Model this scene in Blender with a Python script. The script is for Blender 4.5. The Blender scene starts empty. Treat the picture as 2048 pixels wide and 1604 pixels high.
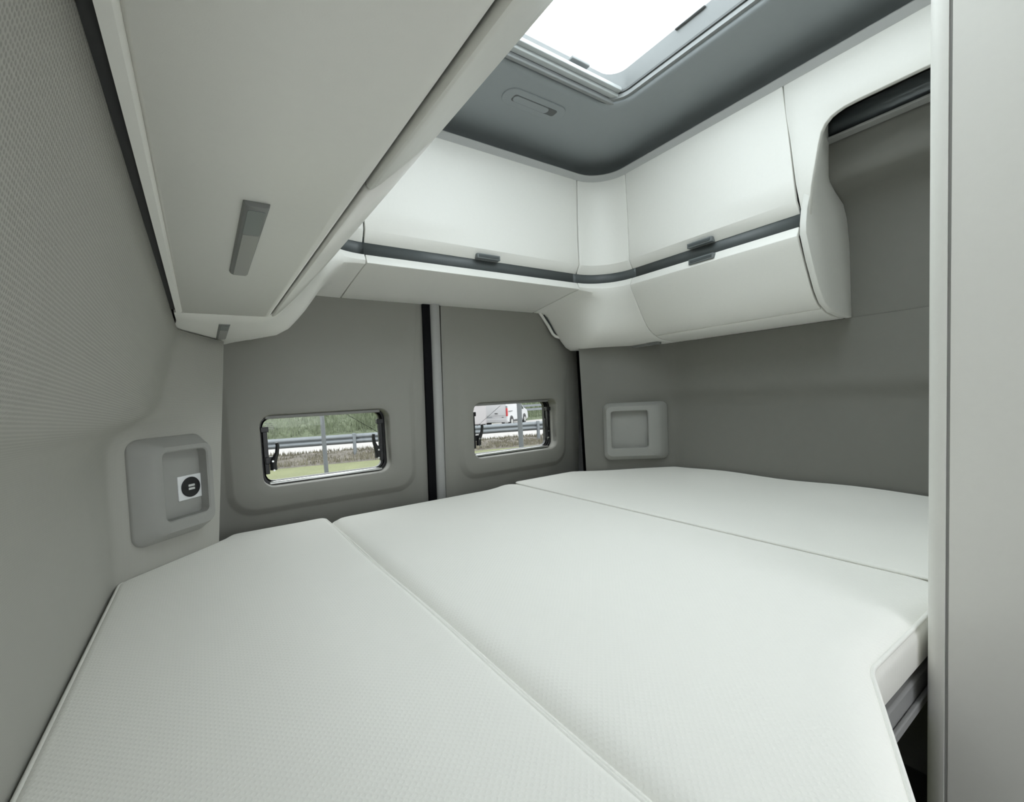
import bpy, bmesh, math, random
from mathutils import Vector, Matrix
from mathutils.geometry import delaunay_2d_cdt
random.seed(7)
PI = math.pi
Z0 = 1.22                      # camera height above the van floor; z values below are measured from eye level

# ------------------------------------------------------------------ camera
scene = bpy.context.scene
COL = scene.collection
cam_d = bpy.data.cameras.new('camera'); cam = bpy.data.objects.new('camera', cam_d); COL.objects.link(cam)
cam_d.sensor_fit = 'HORIZONTAL'; cam_d.sensor_width = 36.0
cam_d.lens = 36.0 * 901.857 / 2048.0
cam_d.shift_y = 40.0 / 2048.0
cam_d.clip_start = 0.01; cam_d.clip_end = 500
M = Matrix(((0.82267821, 0.07314084, -0.56378274), (-0.56639785, 0.02009799, -0.82388685), (-0.04892888, 0.99711909, 0.05796099))).to_4x4()
M.translation = Vector((0, 0, Z0))
cam.matrix_world = M
scene.camera = cam

# ------------------------------------------------------------------ world, exposure
world = bpy.data.worlds.new('overcast_sky'); scene.world = world; world.use_nodes = True
bg = world.node_tree.nodes['Background']
bg.inputs[0].default_value = (0.945, 0.985, 1.02, 1); bg.inputs[1].default_value = 5.25
scene.view_settings.view_transform = 'Standard'; scene.view_settings.look = 'None'
scene.view_settings.gamma = 1.0; scene.view_settings.use_curve_mapping = False
scene.view_settings.exposure = 0.0
scene.cycles.use_denoising = True
scene.cycles.max_bounces = 10; scene.cycles.diffuse_bounces = 7; scene.cycles.adaptive_threshold = 0.06; scene.cycles.adaptive_min_samples = 16; scene.cycles.transparent_max_bounces = 16
scene.cycles.caustics_reflective = False; scene.cycles.caustics_refractive = False
scene.cycles.sample_clamp_indirect = 10.0

def portal(name, loc, rot, sx, sy):           # guides the sampling of daylight through an opening; gives off no light itself
    d = bpy.data.lights.new(name, 'AREA'); d.shape = 'RECTANGLE'; d.size = sx; d.size_y = sy
    d.cycles.is_portal = True
    o = bpy.data.objects.new(name, d); COL.objects.link(o); o.location = (loc[0], loc[1], loc[2] + Z0); o.rotation_euler = rot
portal('left_window_daylight_portal', (0.36, 1.76, -0.145), (PI/2, 0, PI), 0.42, 0.24)
portal('right_window_daylight_portal', (1.16, 1.76, -0.145), (PI/2, 0, PI), 0.45, 0.24)
portal('skylight_daylight_portal', (0.76, 0.565, 1.02), (0, 0, 0), 0.84, 0.97)
portal('cab_daylight_portal', (0.33, -2.38, 0.13), (PI/2, 0, 0), 1.1, 0.9)
portal('side_door_daylight_portal', (1.93, -1.5, -0.25), (0, PI/2, 0), 1.9, 1.4)
portal('front_roof_daylight_portal', (0.41, -1.14, 1.02), (0, 0, 0), 0.86, 0.74)

# ------------------------------------------------------------------ materials
def nodes_of(name):
    m = bpy.data.materials.new(name); m.use_nodes = True
    return m, m.node_tree, m.node_tree.nodes['Principled BSDF']
def mat(name, col, rough=0.5, metal=0.0, spec=0.5, noise=0.0, nscale=60.0, bump=0.0, bscale=400.0, bdist=0.001):
    m, t, b = nodes_of(name)
    b.inputs['Roughness'].default_value = rough; b.inputs['Metallic'].default_value = metal
    b.inputs['Specular IOR Level'].default_value = spec
    b.inputs['Base Color'].default_value = (*col, 1)
    tc = t.nodes.new('ShaderNodeTexCoord')
    n = t.nodes.new('ShaderNodeTexNoise'); n.inputs['Scale'].default_value = nscale; n.inputs['Detail'].default_value = 4
    t.links.new(tc.outputs['Object'], n.inputs['Vector'])
    mx = t.nodes.new('ShaderNodeMix'); mx.data_type = 'RGBA'
    k = max(noise, 0.01)
    mx.inputs[6].default_value = (*[c * (1 - k) for c in col], 1); mx.inputs[7].default_value = (*[min(1, c * (1 + k)) for c in col], 1)
    t.links.new(n.outputs[0], mx.inputs[0]); t.links.new(mx.outputs[2], b.inputs['Base Color'])
    if bump:
        n2 = t.nodes.new('ShaderNodeTexNoise'); n2.inputs['Scale'].default_value = bscale; n2.inputs['Detail'].default_value = 3
        t.links.new(tc.outputs['Object'], n2.inputs['Vector'])
        bp = t.nodes.new('ShaderNodeBump'); bp.inputs['Strength'].default_value = bump; bp.inputs['Distance'].default_value = bdist
        t.links.new(n2.outputs[0], bp.inputs['Height']); t.links.new(bp.outputs[0], b.inputs['Normal'])
    return m
def dots_mat(name, col, pitch, rough, strength, dist, dark=0.0, plane='XY', zlo=None, noise=0.02):
    """fabric with a regular grid of raised or sunken dots"""
    m, t, b = nodes_of(name); L = t.links.new
    b.inputs['Roughness'].default_value = rough; b.inputs['Specular IOR Level'].default_value = 0.25
    tc = t.nodes.new('ShaderNodeTexCoord'); sp = t.nodes.new('ShaderNodeSeparateXYZ'); L(tc.outputs['Object'], sp.inputs[0])
    cb = t.nodes.new('ShaderNodeCombineXYZ'); a, c = (0, 1) if plane == 'XY' else (1, 2)
    L(sp.outputs[a], cb.inputs[0]); L(sp.outputs[c], cb.inputs[1])
    rot = t.nodes.new('ShaderNodeVectorRotate'); rot.rotation_type = 'Z_AXIS'; rot.inputs['Angle'].default_value = PI / 4 if plane == 'XY' else 0.03
    L(cb.outputs[0], rot.inputs[0])
    v = t.nodes.new('ShaderNodeTexVoronoi'); v.voronoi_dimensions = '2D'; v.inputs['Scale'].default_value = 1 / pitch; v.inputs['Randomness'].default_value = 0.12
    L(rot.outputs[0], v.inputs['Vector'])
    mr = t.nodes.new('ShaderNodeMapRange'); mr.inputs[1].default_value = 0.18; mr.inputs[2].default_value = 0.5
    mr.inputs[3].default_value = 0 ; mr.inputs[4].default_value = 1; mr.interpolation_type = 'SMOOTHSTEP'
    L(v.outputs['Distance'], mr.inputs[0]); h = mr.outputs[0]
    if zlo is not None:
        m2 = t.nodes.new('ShaderNodeMapRange'); m2.inputs[1].default_value = zlo; m2.inputs[2].default_value = zlo + 0.06
        m2.inputs[3].default_value = 0.25; m2.inputs[4].default_value = 1
        L(sp.outputs[2], m2.inputs[0])
        iv = t.nodes.new('ShaderNodeMath'); iv.operation = 'SUBTRACT'; iv.inputs[0].default_value = 1; L(h, iv.inputs[1])
        mu = t.nodes.new('ShaderNodeMath'); mu.operation = 'MULTIPLY'; L(iv.outputs[0], mu.inputs[0]); L(m2.outputs[0], mu.inputs[1])
        iv2 = t.nodes.new('ShaderNodeMath'); iv2.operation = 'SUBTRACT'; iv2.inputs[0].default_value = 1; L(mu.outputs[0], iv2.inputs[1]); h = iv2.outputs[0]
    n = t.nodes.new('ShaderNodeTexNoise'); n.inputs['Scale'].default_value = 9; n.inputs['Detail'].default_value = 5; L(tc.outputs['Object'], n.inputs['Vector'])
    mx = t.nodes.new('ShaderNodeMix'); mx.data_type = 'RGBA'
    mx.inputs[6].default_value = (*[x * (1 - noise) for x in col], 1); mx.inputs[7].default_value = (*[min(1, x * (1 + noise)) for x in col], 1)
    L(n.outputs[0], mx.inputs[0])
    mx2 = t.nodes.new('ShaderNodeMix'); mx2.data_type = 'RGBA'; mx2.inputs[6].default_value = (*[x * (1 - dark) for x in col], 1)
    L(h, mx2.inputs[0]); L(mx.outputs[2], mx2.inputs[7]); L(mx2.outputs[2], b.inputs['Base Color'])
    bp = t.nodes.new('ShaderNodeBump'); bp.inputs['Strength'].default_value = strength; bp.inputs['Distance'].default_value = dist
    L(h, bp.inputs['Height']); L(bp.outputs[0], b.inputs['Normal'])
    return m
def glass(name, tint, gloss=0.06, frost=0.0):
    m = bpy.data.materials.new(name); m.use_nodes = True; t = m.node_tree; t.nodes.clear(); L = t.links.new
    o = t.nodes.new('ShaderNodeOutputMaterial'); tr = t.nodes.new('ShaderNodeBsdfTransparent'); tr.inputs[0].default_value = (*tint, 1)
    gl = t.nodes.new('ShaderNodeBsdfGlossy'); gl.inputs['Roughness'].default_value = 0.03
    mx = t.nodes.new('ShaderNodeMixShader'); mx.inputs[0].default_value = gloss
    L(tr.outputs[0], mx.inputs[1]); L(gl.outputs[0], mx.inputs[2]); last = mx.outputs[0]
    if frost:
        df = t.nodes.new('ShaderNodeBsdfTranslucent'); df.inputs[0].default_value = (0.95, 0.97, 0.98, 1)
        m2 = t.nodes.new('ShaderNodeMixShader'); m2.inputs[0].default_value = frost
        L(last, m2.inputs[1]); L(df.outputs[0], m2.inputs[2]); last = m2.outputs[0]
    L(last, o.inputs[0]); return m

WHITE = mat('white_laminate', (0.84, 0.83, 0.79), 0.42, noise=0.015, nscale=120, bump=0.04, bscale=900)
WHITE_EDGE = mat('white_edge_band', (0.78, 0.775, 0.74), 0.4, noise=0.02)
CORNICE = mat('pale_grey_cornice', (0.45, 0.455, 0.45), 0.5, noise=0.02)
STRIP = mat('dark_grey_handle_strip', (0.070, 0.080, 0.082), 0.42, noise=0.05)
GAPM = mat('dark_gap', (0.06, 0.06, 0.06), 0.8)
SEAMM = mat('grey_seal_and_gap_shade', (0.12, 0.125, 0.125), 0.7)  # besides seals, also colours the shade inside gaps
LATCH = mat('grey_latch_plastic', (0.16, 0.175, 0.18), 0.4)
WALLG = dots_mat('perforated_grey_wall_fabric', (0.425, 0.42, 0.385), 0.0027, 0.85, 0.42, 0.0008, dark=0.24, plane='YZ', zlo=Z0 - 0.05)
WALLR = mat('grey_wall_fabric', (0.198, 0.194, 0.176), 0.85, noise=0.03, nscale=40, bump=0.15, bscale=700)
DOORG = mat('grey_door_plastic', (0.255, 0.25, 0.226), 0.6, noise=0.02, nscale=30, bump=0.10, bscale=900)
NICHE = mat('grey_niche_plastic', (0.32, 0.32, 0.30), 0.55, noise=0.02, bump=0.08, bscale=900)
CEILG = mat('grey_ceiling_liner', (0.30, 0.325, 0.335), 0.55, noise=0.02, bump=0.06, bscale=800)
FRAME_DIM = mat('dimmed_skylight_plastic', (0.22, 0.23, 0.23), 0.35, noise=0.01)  # white plastic darkened in colour to hold down the direct sky light
RAIL_DIM = mat('less_dimmed_rail_plastic', (0.50, 0.52, 0.52), 0.35)  # lighter copy of the skylight plastic for bars that see less sky
FRAMEG = mat('grey_skylight_channel', (0.26, 0.27, 0.27), 0.4, noise=0.02)
BLACK = mat('black_rubber', (0.006, 0.006, 0.007), 0.8, spec=0.1)
BLACKP = mat('black_plastic', (0.012, 0.012, 0.013), 0.4)
ALU = mat('brushed_aluminium', (0.70, 0.71, 0.70), 0.3, metal=1.0, noise=0.03)
SILVER = mat('silver_grey_trim', (0.34, 0.34, 0.33), 0.5, metal=0.0, noise=0.03)
LAMPB = mat('lamp_grey_housing', (0.21, 0.215, 0.21), 0.45)
LAMPL = mat('lamp_frosted_lens', (0.34, 0.34, 0.325), 0.3)
LAMPD = mat('lamp_dark_switch', (0.20, 0.22, 0.215), 0.35)
FABRIC = dots_mat('white_mattress_fabric', (0.905, 0.895, 0.85), 0.0062, 0.9, 0.22, 0.0010, plane='XY', noise=0.015)
PIPING = mat('white_mattress_piping', (0.87,0.86,0.815), 0.9, noise=0.04, nscale=700, bump=0.6, bscale=450, bdist=0.001)
BEDF = mat('grey_bed_frame', (0.30, 0.30, 0.30), 0.5, noise=0.03)
FLOORM = mat('dark_floor_vinyl', (0.06, 0.06, 0.058), 0.6, noise=0.1)
SOCKET = mat('white_socket_plate', (0.78, 0.79, 0.80), 0.35)
PORT = mat('silver_usb_port', (0.75, 0.75, 0.75), 0.35, metal=0.6)
GLASSW = glass('tinted_window_acrylic', (0.82, 0.825, 0.81), 0.012)
GLASSS = glass('clear_skylight_acrylic', (0.94, 0.97, 0.97), 0.04)
ETCH = mat('etched_white_print', (0.8, 0.82, 0.8), 0.7)
SHELL = mat('white_van_shell', (0.7, 0.7, 0.7), 0.6)

# ------------------------------------------------------------------ builders
ORG = {}
def tag(o, label=None, cat=None, group=None, kind=None):
    if label: o['label'] = label
    if cat: o['category'] = cat
    if group: o['group'] = group
    if kind: o['kind'] = kind
    return o
def thing(name, loc, label=None, cat=None, group=None, kind=None):
    o = bpy.data.objects.new(name, None); COL.objects.link(o); o.empty_display_size = 0.05
    o.location = (loc[0], loc[1], loc[2] + Z0); ORG[o.name] = Vector(loc)
    return tag(o, label, cat, group, kind)
def obj(name, verts, faces, m, parent=None, bevel=0.0, seg=2, solid=0.0, soff=-1.0, angle=35, flip=False, loc=None):
    if parent is not None: org = ORG[parent.name]
    elif loc is not None: org = Vector(loc)
    else:
        xs = [v[0] for v in verts]; ys = [v[1] for v in verts]; zs = [v[2] for v in verts]
        org = Vector(((min(xs) + max(xs)) / 2, (min(ys) + max(ys)) / 2, min(zs)))
    me = bpy.data.meshes.new(name)
    me.from_pydata([(v[0] - org[0], v[1] - org[1], v[2] - org[2]) for v in verts], [], [tuple(reversed(f)) if flip else tuple(f) for f in faces])
    bm = bmesh.new(); bm.from_mesh(me); bmesh.ops.remove_doubles(bm, verts=bm.verts, dist=1e-6)
    if not solid: bmesh.ops.recalc_face_normals(bm, faces=bm.faces) if all(e.is_manifold for e in bm.edges) else None
    bm.to_mesh(me); bm.free()
    for p in me.polygons: p.use_smooth = True
    me.set_sharp_from_angle(angle=math.radians(angle))
    me.materials.append(m)
    o = bpy.data.objects.new(name, me); COL.objects.link(o)
    if parent is not None: o.parent = parent
    else: o.location = (org[0], org[1], org[2] + Z0)
    ORG[o.name] = org
    if solid:
        s = o.modifiers.new('thickness', 'SOLIDIFY'); s.thickness = solid; s.offset = soff
    if bevel:
        b = o.modifiers.new('bevel', 'BEVEL'); b.width = bevel; b.segments = seg; b.limit_method = 'ANGLE'; b.angle_limit = math.radians(40)
    return o
def grid(rows, close=False):
    n = len(rows[0]); V = [p for r in rows for p in r]; F = []
    for i in range(len(rows) - 1):
        for j in range(n if close else n - 1):
            k = (j + 1) % n
            F.append((i * n + j, i * n + k, (i + 1) * n + k, (i + 1) * n + j))
    return V, F
def box(x0, x1, y0, y1, z0, z1):
    V = [(x, y, z) for z in (z0, z1) for y in (y0, y1) for x in (x0, x1)]
    return V, [(0, 2, 3, 1), (4, 5, 7, 6), (0, 1, 5, 4), (2, 6, 7, 3), (0, 4, 6, 2), (1, 3, 7, 5)]
def merge(*parts):
    V, F = [], []
    for v, f in parts:
        k = len(V); V += list(v); F += [tuple(i + k for i in q) for q in f]
    return V, F
def tube(pts, r, n=8, closed=False, cap=True):
    P = [Vector(p) for p in pts]; rows = []; m = len(P)
    up = None
    for i in range(m):
        a = P[i - 1] if (i > 0 or closed) else P[i]; b = P[(i + 1) % m] if (i < m - 1 or closed) else P[i]
        t = (b - a).normalized()
        if up is None: up = t.orthogonal().normalized()
        up = (up - t * up.dot(t)).normalized(); w = t.cross(up)
        rr = r[i] if isinstance(r, (list, tuple)) else r
        rows.append([tuple(P[i] + (up * math.cos(2 * PI * k / n) + w * math.sin(2 * PI * k / n)) * rr) for k in range(n)])
    if closed: rows.append(rows[0])
    V, F = grid(rows, True)
    if cap and not closed:
        F.append(tuple(range(n))); F.append(tuple(range((m - 1) * n, m * n)))
    return V, F
def rrect(a0, a1, b0, b1, r, n=6):
    out = []
    for (ca, cb, s) in ((a1 - r, b1 - r, 0), (a0 + r, b1 - r, 1), (a0 + r, b0 + r, 2), (a1 - r, b0 + r, 3)):
        for k in range(n + 1):
            t = (s + k / n) * PI / 2
            out.append((ca + r * math.cos(t), cb + r * math.sin(t)))
    return out
def prism(poly, axis, a, b):
    """extrude a 2D polygon: axis X -> poly=(y,z), Y -> (x,z), Z -> (x,y)"""
    def p(q, s): return (s, q[0], q[1]) if axis == 'X' else (q[0], s, q[1]) if axis == 'Y' else (q[0], q[1], s)
    n = len(poly); V = [p(q, a) for q in poly] + [p(q, b) for q in poly]
    return V, [tuple(range(n)), tuple(reversed(range(n, 2 * n)))] + [(i, i + n, (i + 1) % n + n, (i + 1) % n) for i in range(n)]
def smooth(a, b, x):
    t = min(1, max(0, (x - a) / (b - a))); return t * t * (3 - 2 * t)
def lerp(a, b, t): return a + (b - a) * t
def interp(tab, x):
    if x <= tab[0][0]: return tab[0][1]
    for (x0, y0), (x1, y1) in zip(tab, tab[1:]):
        if x <= x1: return lerp(y0, y1, (x - x0) / (x1 - x0))
    return tab[-1][1]
def softplus(x, k): return k * math.log1p(math.exp(min(40, x / k)))

# ================================================================== SETTING
V, F = box(-0.35, 1.9, -2.4, 1.75, -1.26, -1.22)
tag(obj('floor', V, F, FLOORM), 'dark vinyl floor of the van under the bed', kind='structure')

# left wall: straight side, creased along its length, turning diagonally towards the rear door
WL = [(-1.3, -0.19), (-0.37, -0.186), (-0.22, -0.182), (-0.13, -0.179), (-0.085, -0.177), (-0.055, -0.170), (-0.035, -0.148), (-0.018, -0.116), (-0.004, -0.095), (0.02, -0.081), (0.06, -0.067), (0.12, -0.052), (0.19, -0.0328), (0.24, -0.033), (1.0, -0.033)]
def left_x(y, z):
    xw = interp(WL, z); xe = 0.012 + (z + 0.37) / 0.56 * 0.052
    y0 = 1.287; sl = (xe - xw) / (1.49 - y0)
    return xw + softplus(y - y0, 0.012) * sl
ys = [-2.4, -0.9, -0.3, 0, 0.3, 0.6, 0.9, 1.1, 1.18, 1.22, 1.25, 1.265, 1.28, 1.295, 1.31, 1.33, 1.37, 1.43, 1.49]
zs = [-1.24, -0.7, -0.45, -0.37, -0.3, -0.22, -0.17, -0.13, -0.105, -0.085, -0.067, -0.05, -0.035, -0.02, -0.005, 0.01, 0.035, 0.06, 0.09, 0.12, 0.155, 0.1868]
rows = []
for z in zs:
    r = [(left_x(y, z), y, z) for y in ys]
    xe = r[-1][0]; r += [(xe - 0.004, 1.494, z), (xe - 0.012, 1.50, z), (xe - 0.03, 1.72, z)]
    rows.append(r)
V, F = grid(rows)
tag(obj('wall_left', V, F, WALLG, solid=0.02, soff=-1.0, angle=60, loc=(0, 0, -Z0)), 'perforated grey fabric side wall with a lengthwise crease, left', kind='structure')
V, F = box(-0.10, -0.036, -2.4, 1.72, 0.185, 0.95)
tag(obj('wall_left_upper', V, F, WALLR), kind='structure', label='grey upper side wall behind the left cabinet')

# right wall
WR = [(-1.3, 1.74), (-0.37, 1.735), (-0.2, 1.732), (-0.075, 1.734), (-0.05, 1.726), (-0.025, 1.711), (-0.005, 1.704), (0.05, 1.702), (0.189, 1.70), (0.191, 1.704), (0.42, 1.688), (0.49, 1.672), (0.53, 1.645), (0.555, 1.585), (0.575, 1.548), (0.60, 1.542), (0.70, 1.535), (1.0, 1.53)]
def right_x(y, z):
    xw = interp(WR, z); xe = 1.438 - (z + 0.37) / 0.56 * 0.017
    return xw + softplus(y - 1.25, 0.012) * (xe - xw) / (1.515 - 1.25)
ysr = [-0.7, 0.0, 0.2, 0.45, 0.7, 0.95, 1.1, 1.18, 1.21, 1.225, 1.24, 1.255, 1.27, 1.285, 1.31, 1.36, 1.44, 1.515]
zsr = [-1.24, -0.7, -0.45, -0.37, -0.3, -0.2, -0.12, -0.09, -0.075, -0.062, -0.05, -0.037, -0.025, -0.015, -0.005, 0.01, 0.04, 0.09, 0.14, 0.189, 0.191, 0.26, 0.34, 0.42, 0.46, 0.49, 0.51, 0.53, 0.545, 0.555, 0.565, 0.575, 0.60, 0.65, 0.70, 0.8, 0.95]
rows = []
for z in zsr:
    r = [(right_x(y, z), y, z) for y in ysr]; xe = r[-1][0]
    r += [(xe + 0.004, 1.519, z), (xe + 0.016, 1.525, z), (xe + 0.22, 1.72, z)]
    rows.append(r)
V, F = grid(rows)
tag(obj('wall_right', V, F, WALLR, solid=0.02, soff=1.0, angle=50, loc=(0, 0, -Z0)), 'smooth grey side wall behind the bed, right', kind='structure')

# outer shell of the van (keeps daylight out of the gaps)
sh = merge(box(-0.36, -0.31, -2.4, 1.80, -1.25, 1.05), box(1.86, 1.91, -0.80, 1.80, -1.25, 1.05), box(1.86, 1.91, -2.4, -2.2, -1.25, 1.05), box(1.86, 1.91, -2.2, -0.80, 0.70, 1.05), box(0.90, 1.86, -0.76, -0.72, -1.25, 1.0),
           box(-0.36, 1.91, 1.045, 1.80, 0.985, 1.03), box(-0.36, 1.91, -0.78, 0.085, 0.985, 1.03),
           box(-0.36, 0.345, 0.085, 1.045, 0.985, 1.03), box(1.18, 1.91, 0.085, 1.045, 0.985, 1.03),
           box(-0.36, -0.02, -1.5, -0.78, 0.985, 1.03), box(0.84, 1.91, -1.5, -0.78, 0.985, 1.03), box(-0.36, 1.91, -2.4, -1.5, 0.985, 1.03),
           box(-0.36, 1.91, -2.44, -2.4, -1.25, -0.32), box(-0.36, 1.91, -2.44, -2.4, 0.58, 1.03),
           box(-0.36, 1.91, 1.715, 1.80, 0.43, 1.0), box(-0.36, 0.04, 1.715, 1.80, -1.25, 0.43), box(1.49, 1.91, 1.715, 1.80, -1.25, 0.43),
           box(0.70, 0.83, 1.715, 1.80, -1.25, 0.43))
tag(obj('wall_outer_shell', *sh, SHELL), 'white outer body shell of the van', kind='structure')

# partition of the washroom on the right
part = thing('wall_partition', (1.3, -0.3, -1.22), 'white washroom partition wall at the right edge, beside the bed', kind='structure')
prof = [(0.8625, -1.6), (0.8625, 0.1735)]
V, F = box(0.8625, 0.90, -0.76, 0.1735, -1.22, 0.98); obj('panel', V, F, WHITE, part, bevel=0.001)
V, F = box(0.8634, 1.74, 0.10, 0.1765, -1.22, 0.98); obj('seam_gasket', V, F, mat('grey_partition_seam', (0.30, 0.30, 0.29), 0.6), part)
c = [(0.8605 + 0.0, 0.1765)]
for k in range(9):
    a = PI - k / 8 * PI / 2
    c.append((0.8825 + 0.022 * math.cos(a), 0.1775 + 0.022 * math.sin(a)))
c += [(1.74, 0.1995), (1.74, 0.178)]; c = [(0.8605, 0.1768)] + c[1:]
V, F = prism(c + [(0.88, 0.1768)], 'Z', -1.22, 0.98); obj('corner_profile', V, F, WHITE, part, angle=25)

# ceiling liner with the skylight opening
N = 8
def loop_xy(x0, x1, y0, y1, r): return rrect(x0, x1, y0, y1, r, N)
inner = loop_xy(0.352, 1.172, 0.08, 1.037, 0.075); outer = loop_xy(0.175, 1.505, -0.43, 1.435, 0.19)
rows = [[(x, y, z) for x, y in loop_xy(0.225 + i, 1.460 - i, -0.43 + i, 1.390 - i, 0.19)] for i, z in ((0, 0.83), (0.002, 0.858), (0.010, 0.874), (0.024, 0.884), (0.045, 0.889), (0.075, 0.892))]
o2 = loop_xy(0.30, 1.385, -0.355, 1.315, 0.19)
for t, z in ((0.15, 0.8935), (0.4, 0.895), (0.65, 0.896), (0.82, 0.8965), (0.92, 0.898), (0.97, 0.901), (1.0, 0.907)):
    rows.append([(lerp(a[0], b[0], t), lerp(a[1], b[1], t), z) for a, b in zip(o2, inner)])
rows.append([(b[0] + 0.002 * (1 if b[0] > .76 else -1), b[1], 0.93) for b in inner])
V, F = grid(rows, True)
tag(obj('ceiling', V, F, CEILG, solid=0.008, soff=1.0, angle=55, loc=(0, 0, 0)), 'grey moulded ceiling liner curving up to the skylight', kind='structure')

# skylight
sky = thing('window_3', (0.76, 0.73, 0.906), 'bright white roof skylight with pale frame above the bed', kind='structure')
def ring(name, l0, z0, l1, z1, l2, z2, l3, z3, m, parent, bevel=0.0):
    R = [[(a[0], a[1], z0) for a in l0], [(a[0], a[1], z1) for a in l1], [(a[0], a[1], z2) for a in l2], [(a[0], a[1], z3) for a in l3]]
    R.append(R[0]); V, F = grid(R, True)
    return obj(name, V, F, m, parent, bevel=bevel, angle=40)
a0 = loop_xy(0.350, 1.174, 0.078, 1.039, 0.075); a1 = loop_xy(0.362, 1.162, 0.09, 1.027, 0.065)
ring('channel', a0, 0.912, a1, 0.914, a1, 0.926, a0, 0.928, FRAMEG, sky)
b0 = loop_xy(0.350, 1.174, 0.078, 1.039, 0.075); b1 = loop_xy(0.366, 1.158, 0.094, 1.024, 0.06)
ring('gasket', b0, 0.928, b1, 0.928, b1, 0.934, b0, 0.934, SEAMM, sky)
c1 = loop_xy(0.364, 1.160, 0.092, 1.025, 0.06); c2 = loop_xy(0.372, 1.152, 0.096, 1.020, 0.055)
ring('frame', b0, 0.934, c1, 0.934, c2, 0.985, b0, 0.99, FRAME_DIM, sky)
V, F = merge(box(0.36, 1.163, 1.0, 1.018, 0.918, 0.932), box(0.36, 1.150, 0.985, 1.0, 0.928, 0.940)); obj('blind_rail', V, F, RAIL_DIM, sky, bevel=0.002)
V, F = box(0.355, 1.162, 1.018, 1.030, 0.905, 0.918); obj('blind_channel', V, F, FRAMEG, sky, bevel=0.002)
V, F = box(1.145, 1.153, 0.70, 0.79, 0.978, 0.982); obj('catch', V, F, SEAMM, sky, bevel=0.002)
V, F = box(0.95, 1.02, 0.99, 1.02, 0.958, 0.966); obj('catch', V, F, FRAMEG, sky, bevel=0.002)
V, F = prism(loop_xy(0.352, 1.172, 0.08, 1.037, 0.07), 'Z', 0.986, 0.990); obj('pane', V, F, GLASSS, sky)

# rear doors ---------------------------------------------------------
def door_y(z): return 1.650 - 0.05 * (z + 0.14)
def rear_door(name, hx0, hx1, ox0, ox1, ex0, ex1, label):
    H = rrect(hx0, hx1, -0.264, -0.028, 0.036)
    def ex(d, r): return rrect(hx0 - d, hx1 + d, -0.264 - d, -0.028 + d, r)
    loops = [(H, 0.075), (H, 0.006), (ex(0.002, 0.038), 0.002), (ex(0.005, 0.041), 0.0), (ex(0.03, 0.06), 0.0)]
    E1 = rrect(ex0 + 0.012, ex1 - 0.012, -0.325, 0.11, 0.06); E2 = rrect(ex0 + 0.004, ex1 - 0.004, -0.333, 0.12, 0.065); E3 = rrect(ex0 - 0.010, ex1 + 0.010, -0.347, 0.14, 0.075); E4 = rrect(ex0 - 0.016, ex1 + 0.016, -0.354, 0.15, 0.08)
    O = rrect(ox0, ox1, -0.9, 0.60, 0.02)
    rows = []
    for L, d in loops: rows.append([(x, door_y(z) + d, z) for x, z in L])
    for L, d in ((E1, 0.0), (E2, 0.002), (E3, 0.013), (E4, 0.015)):
        rows.append([(x, door_y(z) + d * (1 - smooth(-0.06, 0.09, z)), z) for x, z in L])
    for t in (0.5, 1.0):
        rows.append([(lerp(a[0], b[0], t), door_y(lerp(a[1], b[1], t)) + 0.015 * (1 - smooth(-0.06, 0.09, a[1])), lerp(a[1], b[1], t)) for a, b in zip(E4, O)])
    rows.append([(x, door_y(z) + 0.05, z) for x, z in O])
    V, F = grid(rows, True)
    return tag(obj(name, V, F, DOORG, angle=50, loc=((ox0 + ox1) / 2, 1.65, -Z0)), label, kind='structure')
rear_door('door_1', 0.148, 0.572, -0.02, 0.722, 0.055, 0.662, 'grey plastic rear door with the wider window, left of the centre seam')
rear_door('door_2', 0.936, 1.388, 0.800, 1.535, 0.880, 1.440, 'grey plastic rear door with the window showing the white van')
rows = [[(x, door_y(z) - 0.004, z), (x1, door_y(z) - 0.004, z), (x1, door_y(z) + 0.07, z), (x, door_y(z) + 0.07, z)] for x, x1, z in ((0.721, 0.7515, -0.9), (0.721, 0.7515, 0.6))]
V, F = grid(rows, True); tag(obj('trim_1', V, F, BLACK), 'black rubber seal between the two rear doors', kind='structure')
rows = []
for z in (-0.9, 0.6):
    rows.append([(0.772 + 0.020 * math.cos(a), door_y(z) - 0.002 - 0.013 * math.sin(a), z) for a in [PI * k / 8 for k in range(9)]] + [(0.752, door_y(z) + 0.07, z), (0.792, door_y(z) + 0.07, z)])
V, F = grid(rows, True); tag(obj('trim_2', V, F, SILVER, angle=50), 'silver grey rounded strip beside the black centre seal', kind='structure')
V, F = grid([[(0.79, door_y(z) + 0.02, z), (0.803, door_y(z) + 0.02, z), (0.803, door_y(z) + 0.06, z), (0.79, door_y(z) + 0.06, z)] for z in (-0.9, 0.6)], True)
tag(obj('gap_shade_strip', V, F, SEAMM), 'dark strip coloured as the shadow gap beside the silver centre strip', kind='structure')  # solid filler; the shade of the gap is in its dark colour
V, F = grid([[(x, 1.602, z), (x + 0.06, 1.602, z), (x + 0.22, 1.70, z), (x + 0.11, 1.70, z)] for x, z in ((1.515, -0.9), (1.502, -0.37), (1.486, 0.19), (1.480, 0.45))], True)
tag(obj('trim_4', V, F, BLACK), 'black rubber seal between right rear door and side wall', kind='structure')

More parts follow.
